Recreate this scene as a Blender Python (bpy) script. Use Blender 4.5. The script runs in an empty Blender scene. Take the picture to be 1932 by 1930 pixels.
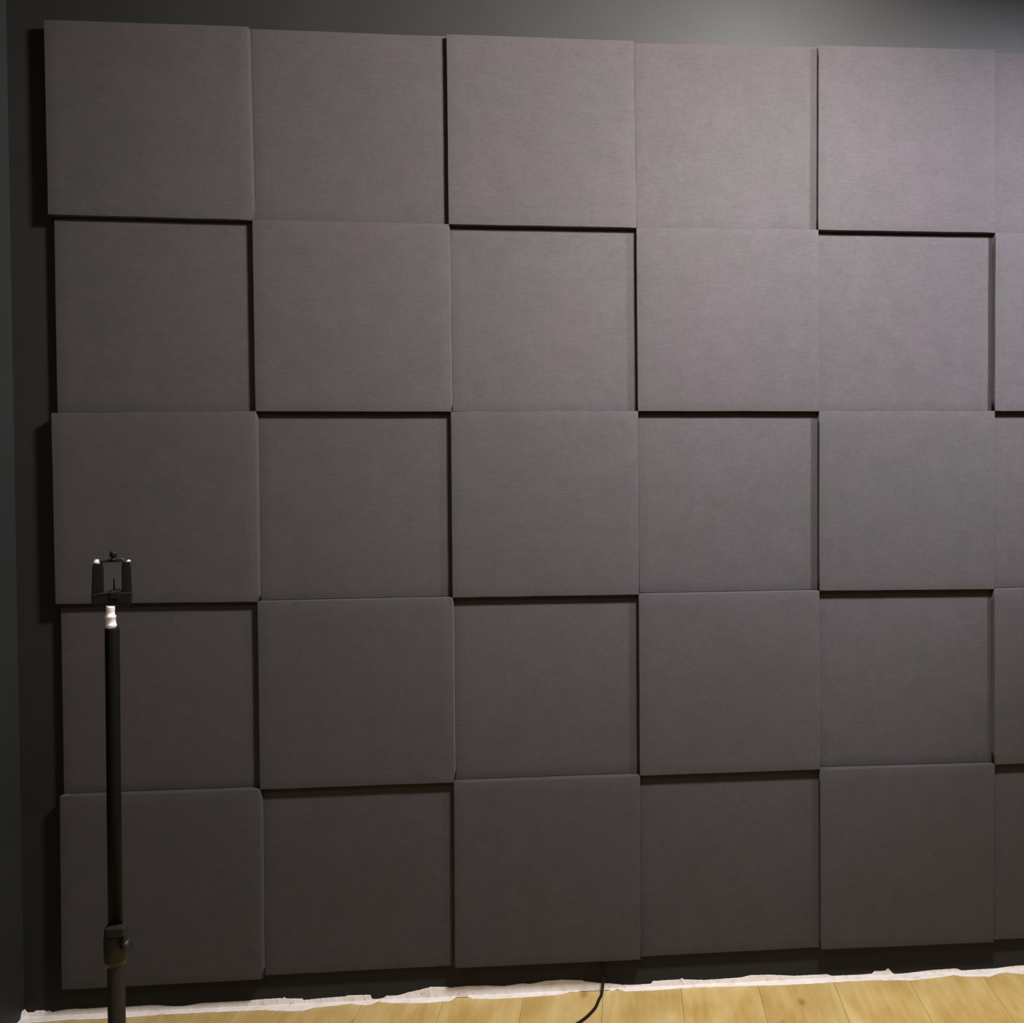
import bpy, bmesh, math, random
from mathutils import Vector, Matrix, noise

random.seed(7)
S = bpy.context.scene
COL = S.collection

# ------------------------------------------------------------------ camera
cam_d = bpy.data.cameras.new('camera'); cam = bpy.data.objects.new('camera', cam_d); COL.objects.link(cam)
cam_d.sensor_fit = 'HORIZONTAL'; cam_d.sensor_width = 36.0
cam_d.lens = 1858.0 / 1932.0 * 36.0
cam_d.shift_x = -0.20176; cam_d.shift_y = -0.03538
cam_d.clip_start = 0.02
_r = Vector((0.99547467, -0.09489917, -0.00493206)); _u = Vector((0.00667522, 0.0180598, 0.99981463))
_f = Vector((0.0947925, 0.99532306, -0.01861154))
cam.matrix_world = Matrix(((_r.x, _u.x, -_f.x, 1.46402), (_r.y, _u.y, -_f.y, -2.73207), (_r.z, _u.z, -_f.z, 1.48769), (0, 0, 0, 1)))
S.camera = cam

# ------------------------------------------------------------------ light and exposure
S.view_settings.view_transform = 'Standard'; S.view_settings.look = 'None'
S.view_settings.exposure = 0.0; S.view_settings.gamma = 1.0
S.view_settings.use_curve_mapping = False
w = bpy.data.worlds.new('world'); S.world = w; w.use_nodes = True
w.node_tree.nodes['Background'].inputs[0].default_value = (0.6, 0.65, 0.8, 1)
w.node_tree.nodes['Background'].inputs[1].default_value = 0.01

def area(name, loc, size, power, color, rot=(0, 0, 0), shape='DISK', sy=None, spread=180):
    d = bpy.data.lights.new(name, 'AREA'); d.shape = shape; d.size = size
    if sy: d.size_y = sy
    d.energy = power; d.color = color; d.spread = math.radians(spread)
    o = bpy.data.objects.new(name, d); COL.objects.link(o); o.location = loc; o.rotation_euler = rot
    return o
def spot(name, loc, aim, size, power, color, radius=0.05, blend=1.0):
    d = bpy.data.lights.new(name, 'SPOT'); d.spot_size = size; d.spot_blend = blend; d.energy = power; d.color = color
    d.shadow_soft_size = radius
    o = bpy.data.objects.new(name, d); COL.objects.link(o); o.location = loc
    o.rotation_euler = (Vector(aim) - Vector(loc)).to_track_quat('-Z', 'Y').to_euler()
    return o
# ceiling spot cluster over the middle of the panels, and a second spot further right
area('ceiling_lamp_light', (2.0, -1.40, 2.80), 0.32, 129, (1.0, 0.94, 0.90))
spot('ceiling_spot_light', (2.0, -1.40, 2.80), (1.30, 0, 2.575), 1.757, 468, (1.0, 0.945, 0.905), 0.16)
spot('ceiling_spot_right_light', (3.3, -1.40, 2.80), (2.42, 0, 1.95), 1.066, 745, (0.88, 0.89, 1.0), 0.16)

# dim fill added at ceiling height behind the camera to lift the shadows
area('added_fill_light', (0.9, -3.1, 2.93), 0.9, 27, (1.0, 0.95, 0.90))

# ------------------------------------------------------------------ material helpers
def new_mat(name):
    m = bpy.data.materials.new(name); m.use_nodes = True
    nt = m.node_tree; b = nt.nodes['Principled BSDF']
    return m, nt, b
def N(nt, t, **kw):
    n = nt.nodes.new(t)
    for k, v in kw.items(): setattr(n, k, v)
    return n
def ramp(nt, fac, stops):
    r = N(nt, 'ShaderNodeValToRGB'); nt.links.new(fac, r.inputs[0])
    el = r.color_ramp.elements
    while len(el) < len(stops): el.new(0.5)
    for e, (p, c) in zip(el, stops): e.position = p; e.color = (*c, 1)
    return r.outputs[0]
def mapped(nt, src, scale, offset=None):
    mp = N(nt, 'ShaderNodeMapping'); nt.links.new(src, mp.inputs[0]); mp.inputs['Scale'].default_value = scale
    if offset is not None: nt.links.new(offset, mp.inputs['Location'])
    return mp.outputs[0]
def nz(nt, vec, scale, detail=3, rough=0.55):
    n = N(nt, 'ShaderNodeTexNoise'); nt.links.new(vec, n.inputs['Vector'])
    n.inputs['Scale'].default_value = scale; n.inputs['Detail'].default_value = detail; n.inputs['Roughness'].default_value = rough
    return n.outputs[0]
def mixc(nt, mode, fac, a, b):
    m = N(nt, 'ShaderNodeMix', data_type='RGBA', blend_type=mode)
    if isinstance(fac, float): m.inputs[0].default_value = fac
    else: nt.links.new(fac, m.inputs[0])
    for s, v in ((6, a), (7, b)):
        if isinstance(v, tuple): m.inputs[s].default_value = (*v, 1)
        else: nt.links.new(v, m.inputs[s])
    return m.outputs[2]
def bump(nt, b, h, strength, dist):
    n = N(nt, 'ShaderNodeBump'); n.inputs['Strength'].default_value = strength; n.inputs['Distance'].default_value = dist
    nt.links.new(h, n.inputs['Height']); nt.links.new(n.outputs[0], b.inputs['Normal'])
def geo(nt):
    return N(nt, 'ShaderNodeNewGeometry').outputs['Position']

# grey-mauve felt / woven fabric of the panels
def fabric():
    m, nt, b = new_mat('panel_fabric')
    P = geo(nt)
    info = N(nt, 'ShaderNodeObjectInfo')
    threads = nz(nt, mapped(nt, P, (55, 55, 420)), 1.0, 4, 0.65)       # horizontal slubs
    warp = nz(nt, mapped(nt, P, (330, 330, 60)), 1.0, 3, 0.6)
    mott = nz(nt, P, 16, 4, 0.6); big = nz(nt, P, 3.2, 3, 0.5)
    c = ramp(nt, threads, [(0.25, (0.0323, 0.0284, 0.0298)), (0.75, (0.0425, 0.0377, 0.0395))])
    c = mixc(nt, 'MULTIPLY', 1.0, c, ramp(nt, warp, [(0.3, (0.93, 0.93, 0.93)), (0.7, (1.06, 1.06, 1.06))]))
    c = mixc(nt, 'MULTIPLY', 1.0, c, ramp(nt, mott, [(0.3, (0.94, 0.95, 0.94)), (0.7, (1.05, 1.04, 1.05))]))
    c = mixc(nt, 'MULTIPLY', 1.0, c, ramp(nt, big, [(0.38, (0.97, 1.01, 0.985)), (0.62, (1.03, 0.995, 1.015))]))
    c = mixc(nt, 'MULTIPLY', 1.0, c, ramp(nt, info.outputs['Random'], [(0.0, (0.965, 0.965, 0.965)), (1.0, (1.03, 1.03, 1.03))]))
    nt.links.new(c, b.inputs['Base Color'])
    b.inputs['Roughness'].default_value = 0.92; b.inputs['Specular IOR Level'].default_value = 0.12
    b.inputs['Sheen Weight'].default_value = 0.04; b.inputs['Sheen Roughness'].default_value = 0.5
    bump(nt, b, threads, 0.35, 0.0006)
    return m
def paint(name, col, rough=0.55, var=0.12, spec=0.4):
    m, nt, b = new_mat(name); P = geo(nt)
    n = nz(nt, P, 2.3, 4, 0.55); f = nz(nt, P, 90, 3, 0.6)
    lo_ = tuple(c * (1 - var) for c in col); hi = tuple(c * (1 + var) for c in col)
    nt.links.new(ramp(nt, n, [(0.3, lo_), (0.7, hi)]), b.inputs['Base Color'])
    b.inputs['Roughness'].default_value = rough; b.inputs['Specular IOR Level'].default_value = spec
    bump(nt, b, f, 0.25, 0.0012)
    return m
def plaster():
    m, nt, b = new_mat('bare_plaster'); P = geo(nt)
    n = nz(nt, P, 22, 5, 0.65); k = nz(nt, P, 60, 4, 0.7)
    c = ramp(nt, n, [(0.30, (0.52, 0.44, 0.39)), (0.42, (0.63, 0.585, 0.56)), (0.7, (0.69, 0.655, 0.64))])
    c = mixc(nt, 'MULTIPLY', 1.0, c, ramp(nt, k, [(0.28, (0.62, 0.5, 0.44)), (0.38, (1, 1, 1))]))
    nt.links.new(c, b.inputs['Base Color']); b.inputs['Roughness'].default_value = 0.9
    bump(nt, b, k, 0.6, 0.003)
    return m
def wood():
    m, nt, b = new_mat('floor_laminate'); P = geo(nt)
    info = N(nt, 'ShaderNodeObjectInfo')
    vm = N(nt, 'ShaderNodeVectorMath', operation='SCALE'); vm.inputs[0].default_value = (3.1, 9.7, 1.3)
    nt.links.new(info.outputs['Random'], vm.inputs['Scale'])
    broad = nz(nt, mapped(nt, P, (13, 5, 5), vm.outputs[0]), 1.0, 3, 0.5)
    grain = nz(nt, mapped(nt, P, (70, 7, 10), vm.outputs[0]), 1.0, 5, 0.6)
    knot = N(nt, 'ShaderNodeTexVoronoi'); nt.links.new(mapped(nt, P, (9, 5, 1), vm.outputs[0]), knot.inputs['Vector']); knot.inputs['Scale'].default_value = 1.0
    c = ramp(nt, broad, [(0.32, (0.400, 0.265, 0.082)), (0.5, (0.455, 0.325, 0.122)), (0.68, (0.500, 0.385, 0.170))])
    c = mixc(nt, 'MULTIPLY', 1.0, c, ramp(nt, grain, [(0.3, (0.92, 0.88, 0.82)), (0.62, (1.04, 1.04, 1.04))]))
    c = mixc(nt, 'MULTIPLY', 1.0, c, ramp(nt, knot.outputs['Distance'], [(0.02, (0.62, 0.5, 0.38)), (0.14, (1, 1, 1))]))
    hs = N(nt, 'ShaderNodeHueSaturation'); nt.links.new(c, hs.inputs['Color'])
    mr = N(nt, 'ShaderNodeMapRange'); nt.links.new(info.outputs['Random'], mr.inputs[0]); mr.inputs[3].default_value = 0.96; mr.inputs[4].default_value = 1.04
    nt.links.new(mr.outputs[0], hs.inputs['Value'])
    nt.links.new(hs.outputs[0], b.inputs['Base Color'])
    b.inputs['Roughness'].default_value = 0.42
    return m
def plain(name, col, rough=0.5, metal=0.0, spec=0.5):
    m, nt, b = new_mat(name); P = geo(nt)
    n = nz(nt, P, 160, 2, 0.5)
    nt.links.new(ramp(nt, n, [(0.3, tuple(c * 0.92 for c in col)), (0.7, tuple(min(1, c * 1.07) for c in col))]), b.inputs['Base Color'])
    b.inputs['Roughness'].default_value = rough; b.inputs['Metallic'].default_value = metal; b.inputs['Specular IOR Level'].default_value = spec
    return m
M = dict(fabric=fabric(), wall=paint('dark_wall_paint', (0.0140, 0.0137, 0.0133), spec=0.15), wall_l=paint('dark_side_wall_paint', (0.0175, 0.0188, 0.0196), spec=0.2),
         room=paint('room_paint', (0.16, 0.155, 0.15)), ceil=paint('ceiling_paint', (0.45, 0.44, 0.43)), plaster=plaster(), wood=wood(), sub=plain('floor_gap', (0.12, 0.075, 0.03), 0.9),
         black=plain('black_coated_metal', (0.0012, 0.0011, 0.0014), 0.65, 0, 0.10), plastic=plain('black_plastic', (0.0022, 0.0020, 0.0020), 0.5, 0, 0.18),
         grey=plain('dark_grey_plastic', (0.0070, 0.0066, 0.0066), 0.5, 0, 0.28), tip=plain('polished_steel', (0.85, 0.83, 0.82), 0.22, 0.75),
         silver=plain('brushed_silver_metal', (0.60, 0.57, 0.60), 0.35, 0.35), rubber=plain('black_rubber', (0.012, 0.012, 0.012), 0.8),
         cable=plain('dark_brown_cable', (0.012, 0.0035, 0.003), 0.6, 0, 0.2))

# ------------------------------------------------------------------ object helpers
def link_bm(name, bm, mat, parent=None, smooth=False, loc=None):
    me = bpy.data.meshes.new(name); bmesh.ops.recalc_face_normals(bm, faces=bm.faces); bm.to_mesh(me); bm.free()
    if smooth:
        for p in me.polygons: p.use_smooth = True
    me.materials.append(mat)
    o = bpy.data.objects.new(name, me); COL.objects.link(o)
    if parent: o.parent = parent
    if loc: o.location = loc
    return o
def tag(o, label=None, cat=None, group=None, kind=None):
    if label: o['label'] = label
    if cat: o['category'] = cat
    if group: o['group'] = group
    if kind: o['kind'] = kind
    return o
def hexa(bm, c):
    """c: 8 corners, 0-3 back (tl,tr,br,bl), 4-7 front."""
    v = [bm.verts.new(p) for p in c]
    for f in ((0, 1, 2, 3), (7, 6, 5, 4), (0, 4, 5, 1), (1, 5, 6, 2), (2, 6, 7, 3), (3, 7, 4, 0)):
        bm.faces.new([v[i] for i in f])
    return v
def box(bm, lo, hi, bev=0.0, seg=2, mat=None):
    g = bmesh.ops.create_cube(bm, size=1.0)['verts']
    for v in g:
        v.co = Vector(((lo[i] + hi[i]) / 2 + v.co[i] * (hi[i] - lo[i]) for i in range(3)))
    if bev:
        es = list({e for v in g for e in v.link_edges})
        r = bmesh.ops.bevel(bm, geom=es, offset=bev, segments=seg, affect='EDGES', profile=0.6)
        g = list({v for f in r['faces'] for v in f.verts} | {v for v in g if v.is_valid})
    if mat:
        for v in {v for v in g if v.is_valid}: v.co = mat @ v.co
def tube(bm, pts, radii, seg=20, caps=True):
    pts = [Vector(p) for p in pts]; rings = []
    n = None
    for i, p in enumerate(pts):
        t = (pts[min(i + 1, len(pts) - 1)] - pts[max(i - 1, 0)]).normalized()
        if n is None:
            n = Vector((0, 0, 1)).cross(t)
            if n.length < 1e-3: n = Vector((1, 0, 0))
        n = (n - t * n.dot(t)).normalized(); b = t.cross(n)
        R = radii[i] if isinstance(radii, (list, tuple)) else radii
        rings.append([bm.verts.new(p + (n * math.cos(a) + b * math.sin(a)) * R) for a in [2 * math.pi * k / seg for k in range(seg)]])
    for A, B in zip(rings, rings[1:]):
        for k in range(seg): bm.faces.new((A[k], A[(k + 1) % seg], B[(k + 1) % seg], B[k]))
    if caps: bm.faces.new(rings[0][::-1]); bm.faces.new(rings[-1])
def smooth_path(pts, n=8):
    P = [Vector(p) for p in pts]; P = [2 * P[0] - P[1]] + P + [2 * P[-1] - P[-2]]; out = []
    for i in range(1, len(P) - 2):
        for k in range(n):
            t = k / n; a, b, c, d = P[i - 1:i + 3]
            out.append(0.5 * ((2 * b) + (c - a) * t + (2 * a - 5 * b + 4 * c - d) * t * t + (3 * b - a - 3 * c + d) * t ** 3))
    return out + [P[-2]]

# ------------------------------------------------------------------ room shell
XL, XR, YF, ZC = -0.121, 4.3, -4.3, 2.98
def zf(x): return 0.0180 - 0.0073 * x          # the floor falls a little to the right
def slab(name, lo, hi, mat):
    bm = bmesh.new(); box(bm, lo, hi); o = link_bm(name, bm, mat); tag(o, kind='structure'); return o
slab('wall_back', (XL - 0.1, 0, -0.1), (XR + 0.1, 0.1, ZC + 0.1), M['wall'])
slab('wall_left', (XL - 0.1, YF, -0.1), (XL, 0, ZC + 0.1), M['wall_l'])
slab('wall_right', (XR, YF, -0.1), (XR + 0.1, 0, ZC + 0.1), M['room'])
slab('wall_front', (XL - 0.1, YF - 0.1, -0.1), (XR + 0.1, YF, ZC + 0.1), M['room'])
slab('ceiling', (XL, YF, ZC), (XR, 0, ZC + 0.1), M['ceil'])
bm = bmesh.new()
TH = 0.009
hexa(bm, [(XL, 0, zf(XL) - TH), (XR, 0, zf(XR) - TH), (XR, 0, -0.12), (XL, 0, -0.12),
          (XL, YF, zf(XL) - TH), (XR, YF, zf(XR) - TH), (XR, YF, -0.12), (XL, YF, -0.12)])
floor = link_bm('floor', bm, M['sub']); tag(floor, kind='structure')
# laminate planks, laid towards the wall
PW = 0.2159; gap = 0.00035
x = XL + 0.004; row = 0
while x < XR - 0.02:
    x1 = min(x + PW, XR - 0.004)
    y = -0.006; first = True
    while y > YF + 0.01:
        L = (0.35 + 0.28 * ((row * 3) % 4)) if first else 1.28
        y1 = max(y - L, YF + 0.004); first = False
        if y - y1 > 0.03:
            bm = bmesh.new(); b_ = 0.0005
            ax, bx, ay, by = x + gap, x1 - gap, y - gap, y1 + gap
            def P(px, py, dz): return (px, py, zf(px) + dz)
            lo4 = [P(ax, ay, -TH), P(bx, ay, -TH), P(bx, by, -TH), P(ax, by, -TH)]
            mid = [P(ax, ay, -b_), P(bx, ay, -b_), P(bx, by, -b_), P(ax, by, -b_)]
            top = [P(ax + b_, ay - b_, 0), P(bx - b_, ay - b_, 0), P(bx - b_, by + b_, 0), P(ax + b_, by + b_, 0)]
            vs = [[bm.verts.new(p) for p in q] for q in (lo4, mid, top)]
            bm.faces.new(vs[0]); bm.faces.new(vs[2])
            for A, B in zip(vs, vs[1:]):
                for k in range(4): bm.faces.new((A[k], A[(k + 1) % 4], B[(k + 1) % 4], B[k]))
            link_bm('plank', bm, M['wood'], floor)
        y = y1
    x += PW; row += 1

# bare plaster strip where the baseboard has been taken off: ragged paint edge above, crumbs on the floor below
UP = [(-0.1206, 0.0415), (-0.1142, 0.0326), (-0.0984, 0.0317), (-0.0931, 0.0356), (-0.0707, 0.0357), (-0.0668, 0.0327), (-0.0589, 0.035), (-0.051, 0.0303), (-0.0245, 0.0344), (0.0046, 0.0355), (0.0312, 0.034), (0.0844, 0.0351), (0.1378, 0.0334), (0.1915, 0.0345), (0.2184, 0.033), (0.2453, 0.0286), (0.279, 0.0266), (0.3265, 0.0324), (0.3809, 0.0321), (0.4355, 0.0318), (0.4903, 0.033), (0.5357, 0.0332), (0.5399, 0.0359), (0.544, 0.0313), (0.5867, 0.0289), (0.5894, 0.0244), (0.6421, 0.0271), (0.6978, 0.0283), (0.7048, 0.0308), (0.7648, 0.0288), (0.7703, 0.0168), (0.7815, 0.0162), (0.7984, 0.0181), (0.8068, 0.0235), (0.8378, 0.0231), (0.8547, 0.0265), (0.8604, 0.0291), (0.8943, 0.0345), (0.9255, 0.0415), (0.9723, 0.0389), (0.9765, 0.0372), (1.0221, 0.039), (1.0792, 0.0372), (1.1222, 0.0333), (1.1726, 0.0379), (1.1942, 0.0352), (1.2376, 0.0416), (1.2811, 0.0422), (1.3363, 0.0376), (1.3436, 0.0342), (1.383, 0.0276), (1.4122, 0.0244), (1.4489, 0.0179), (1.4856, 0.0158), (1.5254, 0.0166), (1.5329, 0.0236), (1.5773, 0.0241), (1.6084, 0.0239), (1.6129, 0.0281), (1.6203, 0.0232), (1.6784, 0.0185), (1.7232, 0.019), (1.7832, 0.0202), (1.8058, 0.025), (1.8586, 0.0235), (1.9343, 0.0163), (2.0257, 0.0158), (2.041, 0.0104), (2.1177, 0.0092), (2.1562, 0.0101), (2.1639, 0.0173), (2.1793, 0.0165), (2.1948, 0.0172), (2.2041, 0.0243), (2.2164, 0.0099), (2.2257, 0.0042), (2.2567, 0.0061), (2.3345, 0.011), (2.4049, 0.0118), (2.4206, 0.0048), (2.4914, 0.0055), (2.523, 0.0053), (2.5546, 0.0082), (2.5863, 0.0096), (2.6499, 0.0092), (2.8747, 0.008)]
LOW = [(-0.1082, 0.0254), (-0.0876, 0.0272), (-0.0492, 0.0259), (0.0005, 0.0206), (0.0282, 0.0232), (0.0948, 0.0243), (0.1477, 0.0242), (0.2253, 0.0189), (0.3597, 0.0186), (0.4964, 0.021), (0.5404, 0.03), (0.5967, 0.0352), (0.62, 0.022), (0.6871, 0.0153), (0.7134, 0.0099), (0.744, 0.0205), (0.7718, 0.0204), (0.785, 0.006), (0.8006, 0.0126), (0.8341, 0.0183), (0.9127, 0.0255), (0.9823, 0.0213), (0.9945, 0.0013), (1.0215, 0.0011), (1.0381, 0.0159), (1.1115, 0.0226), (1.1842, 0.0212), (1.2773, 0.0163), (1.3013, 0.005), (1.3261, 0.0072), (1.3314, 0.001), (1.3667, 0.001), (1.3925, 0.001), (1.4046, 0.001), (1.4166, 0.01), (1.4341, 0.0034), (1.4547, 0.0162), (1.5338, 0.0179), (1.618, 0.0146), (1.6759, 0.0144), (1.7813, 0.0184), (1.8916, 0.0229), (1.9881, 0.0233), (2.0799, 0.0203), (2.1254, 0.0216), (2.147, 0.0207), (2.2713, 0.032), (2.3547, 0.0225), (2.3932, 0.0144), (2.4205, 0.0256), (2.4929, 0.0321), (2.5251, 0.0176), (2.5471, 0.0138), (2.5942, 0.0297), (2.862, 0.0276)]
def interp(T, x):
    if x <= T[0][0]: return T[0][1]
    for (a, p), (b, q) in zip(T, T[1:]):
        if x <= b: return p + (q - p) * (x - a) / max(b - a, 1e-6)
    return T[-1][1] + 0.003 * noise.noise((x * 9, 3, 1))
def strip(name, xs, hfun, gfun, place, zfl, seed):
    bm = bmesh.new(); prev = None
    for s in xs:
        jt = noise.noise((s * 60, seed, 0)); j2 = noise.noise((s * 140, seed, 4))
        h = max(hfun(s) + 0.0010 * j2, zfl(s) + 0.004); g = max(gfun(s) + 0.002 * jt + 0.0012 * j2, 0.0035); z0 = zfl(s)
        p = 0.0035 + 0.0012 * jt; mid = z0 + (h - z0) * 0.45
        prof = [(0.0, h), (p * 0.7, h - 0.0004), (p + 0.001 * j2, mid), (max(p, 0.0032) + 0.0004, z0 + 0.0035 + 0.0008 * j2), (max(g * 0.75, 0.0038), z0 + 0.0026), (max(g, 0.0045), z0 + 0.0003), (0.0, z0 - 0.002)]
        cur = [bm.verts.new(place(s, d, z)) for d, z in prof]
        if prev:
            for k in range(len(cur)): bm.faces.new((prev[k], prev[(k + 1) % len(cur)], cur[(k + 1) % len(cur)], cur[k]))
        else: bm.faces.new(cur)
        prev = cur
    bm.faces.new(prev[::-1])
    o = link_bm(name, bm, M['plaster'])
    tag(o, kind='structure'); return o
xs = sorted(set([round(XL + 0.0005 + i * 0.004, 4) for i in range(int((XR - XL - 0.002) / 0.004))] + [a for a, _ in UP if a > XL]))
strip('plaster_strip_back', xs, lambda s: interp(UP, s), lambda s: interp(LOW, s), lambda s, d, z: (s, -d, z), zf, 2.0)
ys = [0.0265 + i * 0.004 for i in range(int(4.2 / 0.004))]
strip('plaster_strip_left', [0.006 + i * 0.004 for i in range(1040)], lambda s: 0.037 + 0.005 * noise.noise((s * 7, 1, 9)) + (0.005 if s < 0.012 else 0) - (0.012 if s > .016 else 0), lambda s: 0.024 + 0.006 * noise.noise((s * 11, 5, 2)),
      lambda s, d, z: (XL + d, -s, z), lambda s: zf(XL), 8.0)

# ------------------------------------------------------------------ acoustic panels (checkerboard of raised and recessed squares)
T, D = 0.025, 0.047
RAISED = {(0, 0): [(-0.0047, 2.6116), (0.4955, 2.6123), (-0.0027, 2.1164), (0.4982, 2.1146)], (0, 2): [(1.0012, 2.6111), (1.4962, 2.6103), (1.0031, 2.111), (1.4987, 2.1097)], (0, 4): [(2.002, 2.6164), (2.5005, 2.6205), (2.0005, 2.1124), (2.5006, 2.1154)], (1, 1): [(0.5034, 2.1092), (1.0017, 2.1082), (0.5036, 1.6159), (1.0020, 1.6143)], (1, 3): [(1.5015, 2.1083), (1.9975, 2.1109), (1.5012, 1.6155), (1.999, 1.6138)], (2, 0): [(-0.0034, 1.6093), (0.5009, 1.6103), (-0.0013, 1.1162), (0.499, 1.1135)], (2, 2): [(1.0045, 1.61), (1.4997, 1.6112), (1.0031, 1.1154), (1.4994, 1.1149)], (2, 4): [(2.0019, 1.6109), (2.4992, 1.6121), (2.0004, 1.1162), (2.4973, 1.1118)], (3, 1): [(0.5023, 1.1121), (1.0024, 1.114), (0.5009, 0.618), (1.001, 0.618)], (3, 3): [(1.5009, 1.1129), (1.9974, 1.1137), (1.5006, 0.6182), (1.9989, 0.6181)], (4, 0): [(0.0009, 0.6166), (0.4998, 0.6148), (-0.0022, 0.1108), (0.4986, 0.1107)], (4, 2): [(1.0024, 0.6155), (1.4977, 0.6160), (0.9989, 0.1131), (1.4988, 0.1093)], (4, 4): [(2.0004, 0.6151), (2.498, 0.6121), (2.0003, 0.1107), (2.4981, 0.1056)], (1, 5): [(2.5052, 2.1091), (3.0052, 2.1091), (2.5023, 1.6136), (3.0023, 1.6136)], (3, 5): [(2.5024, 1.1102), (3.0024, 1.1102), (2.5041, 0.614), (3.0041, 0.614)]}
G = 0.0001; GZ = 0.0008
# where two raised panels meet diagonally their corners all but touch
for (r_, c_) in [(i, j) for i in range(1, 5) for j in range(1, 6)]:
    pr = [((r_ - 1, c_ - 1), 3), ((r_, c_), 0)] if (r_ + c_) % 2 == 0 else [((r_ - 1, c_), 2), ((r_, c_ - 1), 1)]
    (ka, ia), (kb, ib) = pr
    if ka in RAISED and kb in RAISED:
        a_, b2 = RAISED[ka][ia], RAISED[kb][ib]
        mx, mz = (a_[0] + b2[0]) / 2, (a_[1] + b2[1]) / 2
        sx_ = -0.0006 if ia == 3 else 0.0006
        RAISED[ka][ia] = (mx - sx_, mz - 0.0004); RAISED[kb][ib] = (mx + sx_, mz + 0.0004)
def flat_corners(r, c):
    def rr(a, b): return RAISED.get((a, b))
    q = []
    for (sx, sy, i) in ((0, 0, 0), (1, 0, 1), (0, 1, 2), (1, 1, 3)):
        side = rr(r, c - 1) if sx == 0 else rr(r, c + 1)
        vert = rr(r - 1, c) if sy == 0 else rr(r + 1, c)
        # neighbour's corner that touches this one
        if side: X = side[{0: 1, 1: 0, 2: 3, 3: 2}[i]][0] + (G if sx == 0 else -G)
        else: X = 0.0 if sx == 0 else 3.002
        if vert: Z = vert[{0: 2, 1: 3, 2: 0, 3: 1}[i]][1] + (-GZ if sy == 0 else GZ * 0.4)
        else:
            tops = [2.616, 2.616, 2.6145, 2.6145, 2.6205, 2.6225, 2.621]; bots = [0.1095] * 3 + [0.1065] * 2 + [0.1015] * 2
            Z = tops[c + sx] if sy == 0 else bots[c + sx]
        q.append((X, Z))
    if (r, c) == (0, 5): q[0] = (2.5075, 2.6235); q[2] = (2.5045, q[2][1])
    return q
def panel_mesh(name, q, depth, bev=0.0018):
    """soft-edged upholstered board: a grid front with rounded rim, sides and back"""
    (tlx, tlz), (trx, trz), (blx, blz), (brx, brz) = q
    cx = (tlx + trx + blx + brx) / 4; cz = (tlz + trz + blz + brz) / 4
    W = ((trx - tlx) + (brx - blx)) / 2; H = ((tlz - blz) + (trz - brz)) / 2
    bm = bmesh.new()
    def pos(u, v): # bilinear, u right 0..1, v down 0..1
        ax = tlx * (1 - u) + trx * u; az = tlz * (1 - u) + trz * u
        bx_ = blx * (1 - u) + brx * u; bz = blz * (1 - u) + brz * u
        return ax * (1 - v) + bx_ * v - cx, az * (1 - v) + bz * v - cz
    seed = random.uniform(0, 50); n = 14
    def loop(inset, y, wob=0.0):
        vs = []; iu = inset / W; iv = inset / H
        pts = [(k / n, 0.0) for k in range(n)] + [(1.0, k / n) for k in range(n)] + [(1 - k / n, 1.0) for k in range(n)] + [(0.0, 1 - k / n) for k in range(n)]
        for (u, v) in pts:
            # round the corners a little
            du = min(u, 1 - u) * W; dv = min(v, 1 - v) * H
            uu = iu + u * (1 - 2 * iu); vv = iv + v * (1 - 2 * iv)
            X, Z = pos(uu, vv)
            wv = wob * noise.noise((u * 7 + seed, v * 7, 1.5))
            X += wv; Z += wob * noise.noise((u * 7, v * 7 + seed, 4.5))
            if du < 1e-6 and dv < 1e-6:
                X += (-1 if u > 0.5 else 1) * 0.0002; Z += (1 if v > 0.5 else -1) * 0.0002
            vs.append(bm.verts.new((X, y, Z)))
        return vs
    wob = 0.0006
    L = [loop(0.0, 0.0, 0), loop(0.0, -depth + bev, wob), loop(bev * 0.13, -depth + bev * 0.5, wob), loop(bev * 0.5, -depth + bev * 0.13, wob), loop(bev, -depth, wob), loop(0.03, -depth - 0.0004, 0)]
    bm.faces.new(L[0])
    for A, B in zip(L, L[1:]):
        for k in range(len(A)): bm.faces.new((A[k], A[(k + 1) % len(A)], B[(k + 1) % len(A)], B[k]))
    bm.faces.new(L[-1][::-1])
    o = link_bm(name, bm, M['fabric'], smooth=False, loc=(cx, -0.0003, cz))
    for p in o.data.polygons: p.use_smooth = len(p.vertices) == 4
    return o
ROW = ['top row', 'second row', 'middle row', 'fourth row', 'bottom row']
COLN = ['leftmost', 'second from left', 'third from left', 'fourth from left', 'fifth from left', 'cut off at right edge']
for r in range(5):
    for c in range(6):
        raised = (r, c) in RAISED
        q = RAISED[(r, c)] if raised else flat_corners(r, c)
        o = panel_mesh('acoustic_panel', q, D if raised else T)
        look = 'raised' if raised else 'recessed'
        tone = 'dark brown-grey' if (c == 0 or r >= 3) else ('pale grey' if (c >= 3 and r <= 1) else 'grey')
        tag(o, '%s %s fabric panel, %s, %s' % (look, tone, ROW[r], COLN[c]), 'wall panel', '%s square fabric panels on the back wall' % look)

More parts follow.
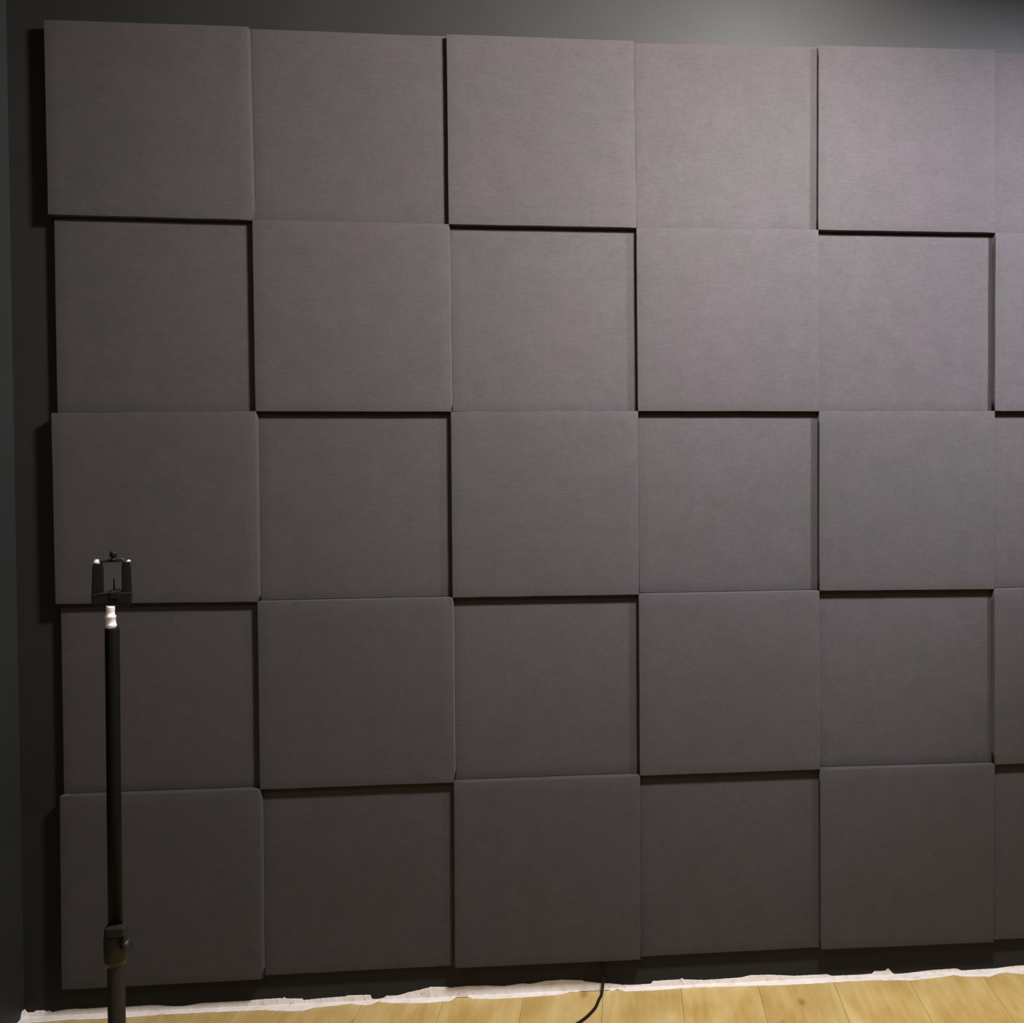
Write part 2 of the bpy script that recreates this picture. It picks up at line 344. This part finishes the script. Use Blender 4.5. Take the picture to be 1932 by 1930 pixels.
# ------------------------------------------------------------------ cable from behind the panels onto the floor
cp = [(1.3925, -0.010, 0.100), (1.3932, -0.014, 0.075), (1.3948, -0.0165, 0.045), (1.3935, -0.022, 0.026), (1.3905, -0.036, 0.0135), (1.3843, -0.058, 0.0122),
      (1.3767, -0.093, 0.0121), (1.3636, -0.1222, 0.0122), (1.3492, -0.1458, 0.0123), (1.3295, -0.1683, 0.0124), (1.2932, -0.1984, 0.0127), (1.2414, -0.2239, 0.0131),
      (1.15, -0.25, 0.0137), (1.02, -0.30, 0.0147)]
bm = bmesh.new(); tube(bm, smooth_path(cp, 8), 0.0040, 12)
tag(link_bm('cable', bm, M['cable'], smooth=True), 'dark brown cable hanging from behind the panels and curling onto the wooden floor', 'cable')

# ------------------------------------------------------------------ phone stand in front of the wall, left
def at(x, y, z): return Vector((x, y, z))
SX, SY = 0.7690, -1.33
base = Vector((SX, SY, zf(SX)))
root = bpy.data.objects.new('phone_stand', None); COL.objects.link(root); root.location = base
tag(root, 'black floor stand with an empty phone clamp on a silver neck', 'phone stand')
def part(name, bm, mat, parent=root, smooth=True):
    bm.transform(Matrix.Translation(-base))
    o = link_bm(name, bm, mat, parent, smooth)
    if parent is not root: pass
    return o
def axis(z): return Vector((0.7690 + 0.0022 * max(0, (z - 0.86)) / 0.40, SY, z))
# lower tube with locking collar, upper tube
bm = bmesh.new(); tube(bm, [axis(0.30), axis(0.32), axis(0.835), axis(0.84)], [0.0095, 0.0105, 0.0105, 0.0100], 28); part('lower_tube', bm, M['grey'])
bm = bmesh.new(); tube(bm, [axis(0.80), axis(1.05), axis(1.258), axis(1.2615)], [0.0086, 0.0086, 0.0087, 0.0080], 28); part('upper_tube', bm, M['black'])
bm = bmesh.new(); tube(bm, [axis(0.800), axis(0.808), axis(0.835), axis(0.850), axis(0.8555)], [0.0112, 0.0140, 0.0143, 0.0128, 0.0105], 28)
col_ = part('locking_collar', bm, M['grey'])
bm = bmesh.new()
kx = SX + 0.010
box(bm, (SX - 0.004, SY - 0.019, 0.846), (SX + 0.0195, SY - 0.004, 0.8575), 0.002)
k1 = part('clamp_lug', bm, M['grey'], col_, smooth=False)
bm = bmesh.new()
tube(bm, [(SX + 0.008, SY - 0.006, 0.829), (SX + 0.014, SY - 0.008, 0.829), (SX + 0.0145, SY - 0.008, 0.829), (SX + 0.0215, SY - 0.010, 0.831), (SX + 0.0225, SY - 0.010, 0.831)], [0.003, 0.003, 0.0070, 0.0078, 0.006], 16)
k2 = part('clamp_knob', bm, M['grey'], col_)
# hub and legs (below the picture)
bm = bmesh.new(); tube(bm, [axis(0.285), axis(0.29), axis(0.335), axis(0.34)], [0.016, 0.020, 0.020, 0.016], 24); hub = part('leg_hub', bm, M['plastic'])
for k in range(3):
    a = math.radians(30 + 120 * k); dv = Vector((math.cos(a), math.sin(a), 0))
    h0 = Vector((SX, SY, 0.31)) + dv * 0.018; h1 = Vector((SX, SY, 0)) + dv * 0.33; h1.z = zf(h1.x) + 0.012
    bm = bmesh.new(); tube(bm, [h0, h1], 0.0075, 16); lg = part('leg', bm, M['black'])
    h2 = h1 + (h1 - h0).normalized() * 0.002; h1b = h1 - (h1 - h0).normalized() * 0.03; h2.z = zf(h2.x) + 0.0105
    bm = bmesh.new(); tube(bm, [h1b, h2], [0.0092, 0.0100], 16); part('rubber_foot', bm, M['rubber'], lg)
# silver neck
def nc(z, dx=0.0): return Vector((0.7708 + dx, SY - 0.003, z))
bm = bmesh.new()
tube(bm, [nc(1.2600, .0005), nc(1.2620, .0005), nc(1.2640, .0006), nc(1.2655, .0006), nc(1.2662, .0004), nc(1.2735, .0002), nc(1.2742, 0), nc(1.2775, 0), nc(1.2785, 0), nc(1.2830, .0002), nc(1.2880, .0003), nc(1.2905, .0006)],
     [0.0050, 0.0064, 0.0068, 0.0066, 0.0061, 0.0061, 0.0068, 0.0066, 0.0053, 0.0051, 0.0054, 0.0050], 32)
neck = part('neck', bm, M['silver'])
# phone clamp, its open side turned to the right of the room, like the camera
ang = math.atan2(-2.732 - SY, 1.464 - 0.77) + math.pi / 2
CM = Matrix.Translation((0.7718, SY, 1.2905)) @ Matrix.Rotation(ang - math.radians(4), 4, 'Z')
def lpart(name, build, mat, parent, smooth=True):
    bm = bmesh.new(); build(bm); bm.transform(CM); return part(name, bm, mat, parent, smooth)
# local frame: x right, z up from the bottom of the clamp, y away from the open side
YO = 0.013
def arm(sx, w, top):
    def f(bm):
        n = 9; xs_ = []
        for i in range(n):                        # padded channel, a little wider towards the bottom
            z = 0.004 + (top - 0.004) * i / (n - 1); t = i / (n - 1)
            hw = w / 2 * (1.04 - 0.14 * t); cx = sx * (1.02 - 0.06 * t)
            if i == 0 or i == n - 1: hw *= 0.82
            prof = [(-hw, 0.5), (-hw * 0.8, 0.95), (0, 1.0), (hw * 0.8, 0.95), (hw, 0.5), (hw, -0.5), (hw * 0.8, -0.95), (0, -1.0), (-hw * 0.8, -0.95), (-hw, -0.5)]
            xs_.append([bm.verts.new((cx + px, YO + 0.0065 * py, z)) for px, py in prof])
        for A, B in zip(xs_, xs_[1:]):
            for k in range(len(A)): bm.faces.new((A[k], A[(k + 1) % len(A)], B[(k + 1) % len(A)], B[k]))
        bm.faces.new(xs_[0][::-1]); bm.faces.new(xs_[-1])
    return f
def block(bm):
    y0, y1 = YO - 0.0085, YO + 0.0085
    box(bm, (-0.0240, y0, 0.0010), (0.0226, y1, 0.0165), 0.0025, 3)
    box(bm, (-0.0190, y0 + 0.001, -0.0026), (0.0200, y1 - 0.002, 0.0030), 0.0015, 2)
    box(bm, (-0.0050, y0 - 0.0015, 0.0060), (0.0100, y1 + 0.001, 0.0200), 0.0045, 4)
    box(bm, (-0.0055, -0.004, -0.0020), (0.0055, y0 + 0.003, 0.0010), 0.001, 2)
clamp = lpart('clamp_block', block, M['plastic'], root, False)
lpart('ledge', lambda bm: box(bm, (-0.0165, YO - 0.0095, 0.0168), (0.0120, YO + 0.007, 0.0182), 0.0006, 2, Matrix.Rotation(math.radians(-6), 4, 'Y')), M['grey'], clamp, False)
lpart('screw_rod', lambda bm: tube(bm, [(0.0016, YO + 0.002, 0.018), (0.0014, YO + 0.002, 0.0335), (0.0012, YO + 0.002, 0.0345)], [0.0011, 0.0008, 0.0013], 10), M['grey'], clamp)
a1 = lpart('padded_arm', arm(-0.0172, 0.0138, 0.0570), M['plastic'], root, False)
a2 = lpart('padded_arm', arm(0.0168, 0.0118, 0.0575), M['plastic'], root, False)
lpart('tip', lambda bm: tube(bm, [(-0.0182, YO, 0.0560), (-0.0180, YO, 0.0585), (-0.0170, YO, 0.0605), (-0.0152, YO, 0.0615)], [0.0048, 0.0046, 0.0036, 0.0012], 20), M['tip'], a1)
lpart('tip', lambda bm: tube(bm, [(0.0086, YO, 0.0600), (0.0092, YO, 0.0604), (0.0130, YO, 0.0606), (0.0140, YO, 0.0604)], [0.0008, 0.0014, 0.0014, 0.0008], 12), M['tip'], a2)
lpart('tip', lambda bm: tube(bm, [(0.0186, YO, 0.0568), (0.0185, YO, 0.0580), (0.0181, YO, 0.0592), (0.0176, YO, 0.0598)], [0.0034, 0.0034, 0.0025, 0.0010], 20), M['tip'], a2)
bar = lpart('top_bar', lambda bm: [box(bm, (-0.0135, YO - 0.003, 0.0578), (0.0125, YO + 0.003, 0.0604), 0.0008, 2)], M['plastic'], root, False)
lpart('rail', lambda bm: tube(bm, smooth_path([(-0.0150, YO - 0.001, 0.0600), (-0.007, YO - 0.001, 0.0612), (0.0, YO - 0.001, 0.0617), (0.007, YO - 0.001, 0.0616), (0.0140, YO - 0.001, 0.0607)], 5), 0.0008, 8), M['grey'], bar)
lpart('knob', lambda bm: tube(bm, [(0.0008, YO, 0.0600), (0.0008, YO, 0.0620), (0.0008, YO, 0.0638), (0.0010, YO, 0.0645), (0.0012, YO, 0.0655), (0.0013, YO, 0.0700), (0.0014, YO, 0.0718), (0.0015, YO, 0.0724)], [0.0050, 0.0032, 0.0016, 0.0036, 0.0044, 0.0044, 0.0036, 0.0022], 20), M['plastic'], bar)
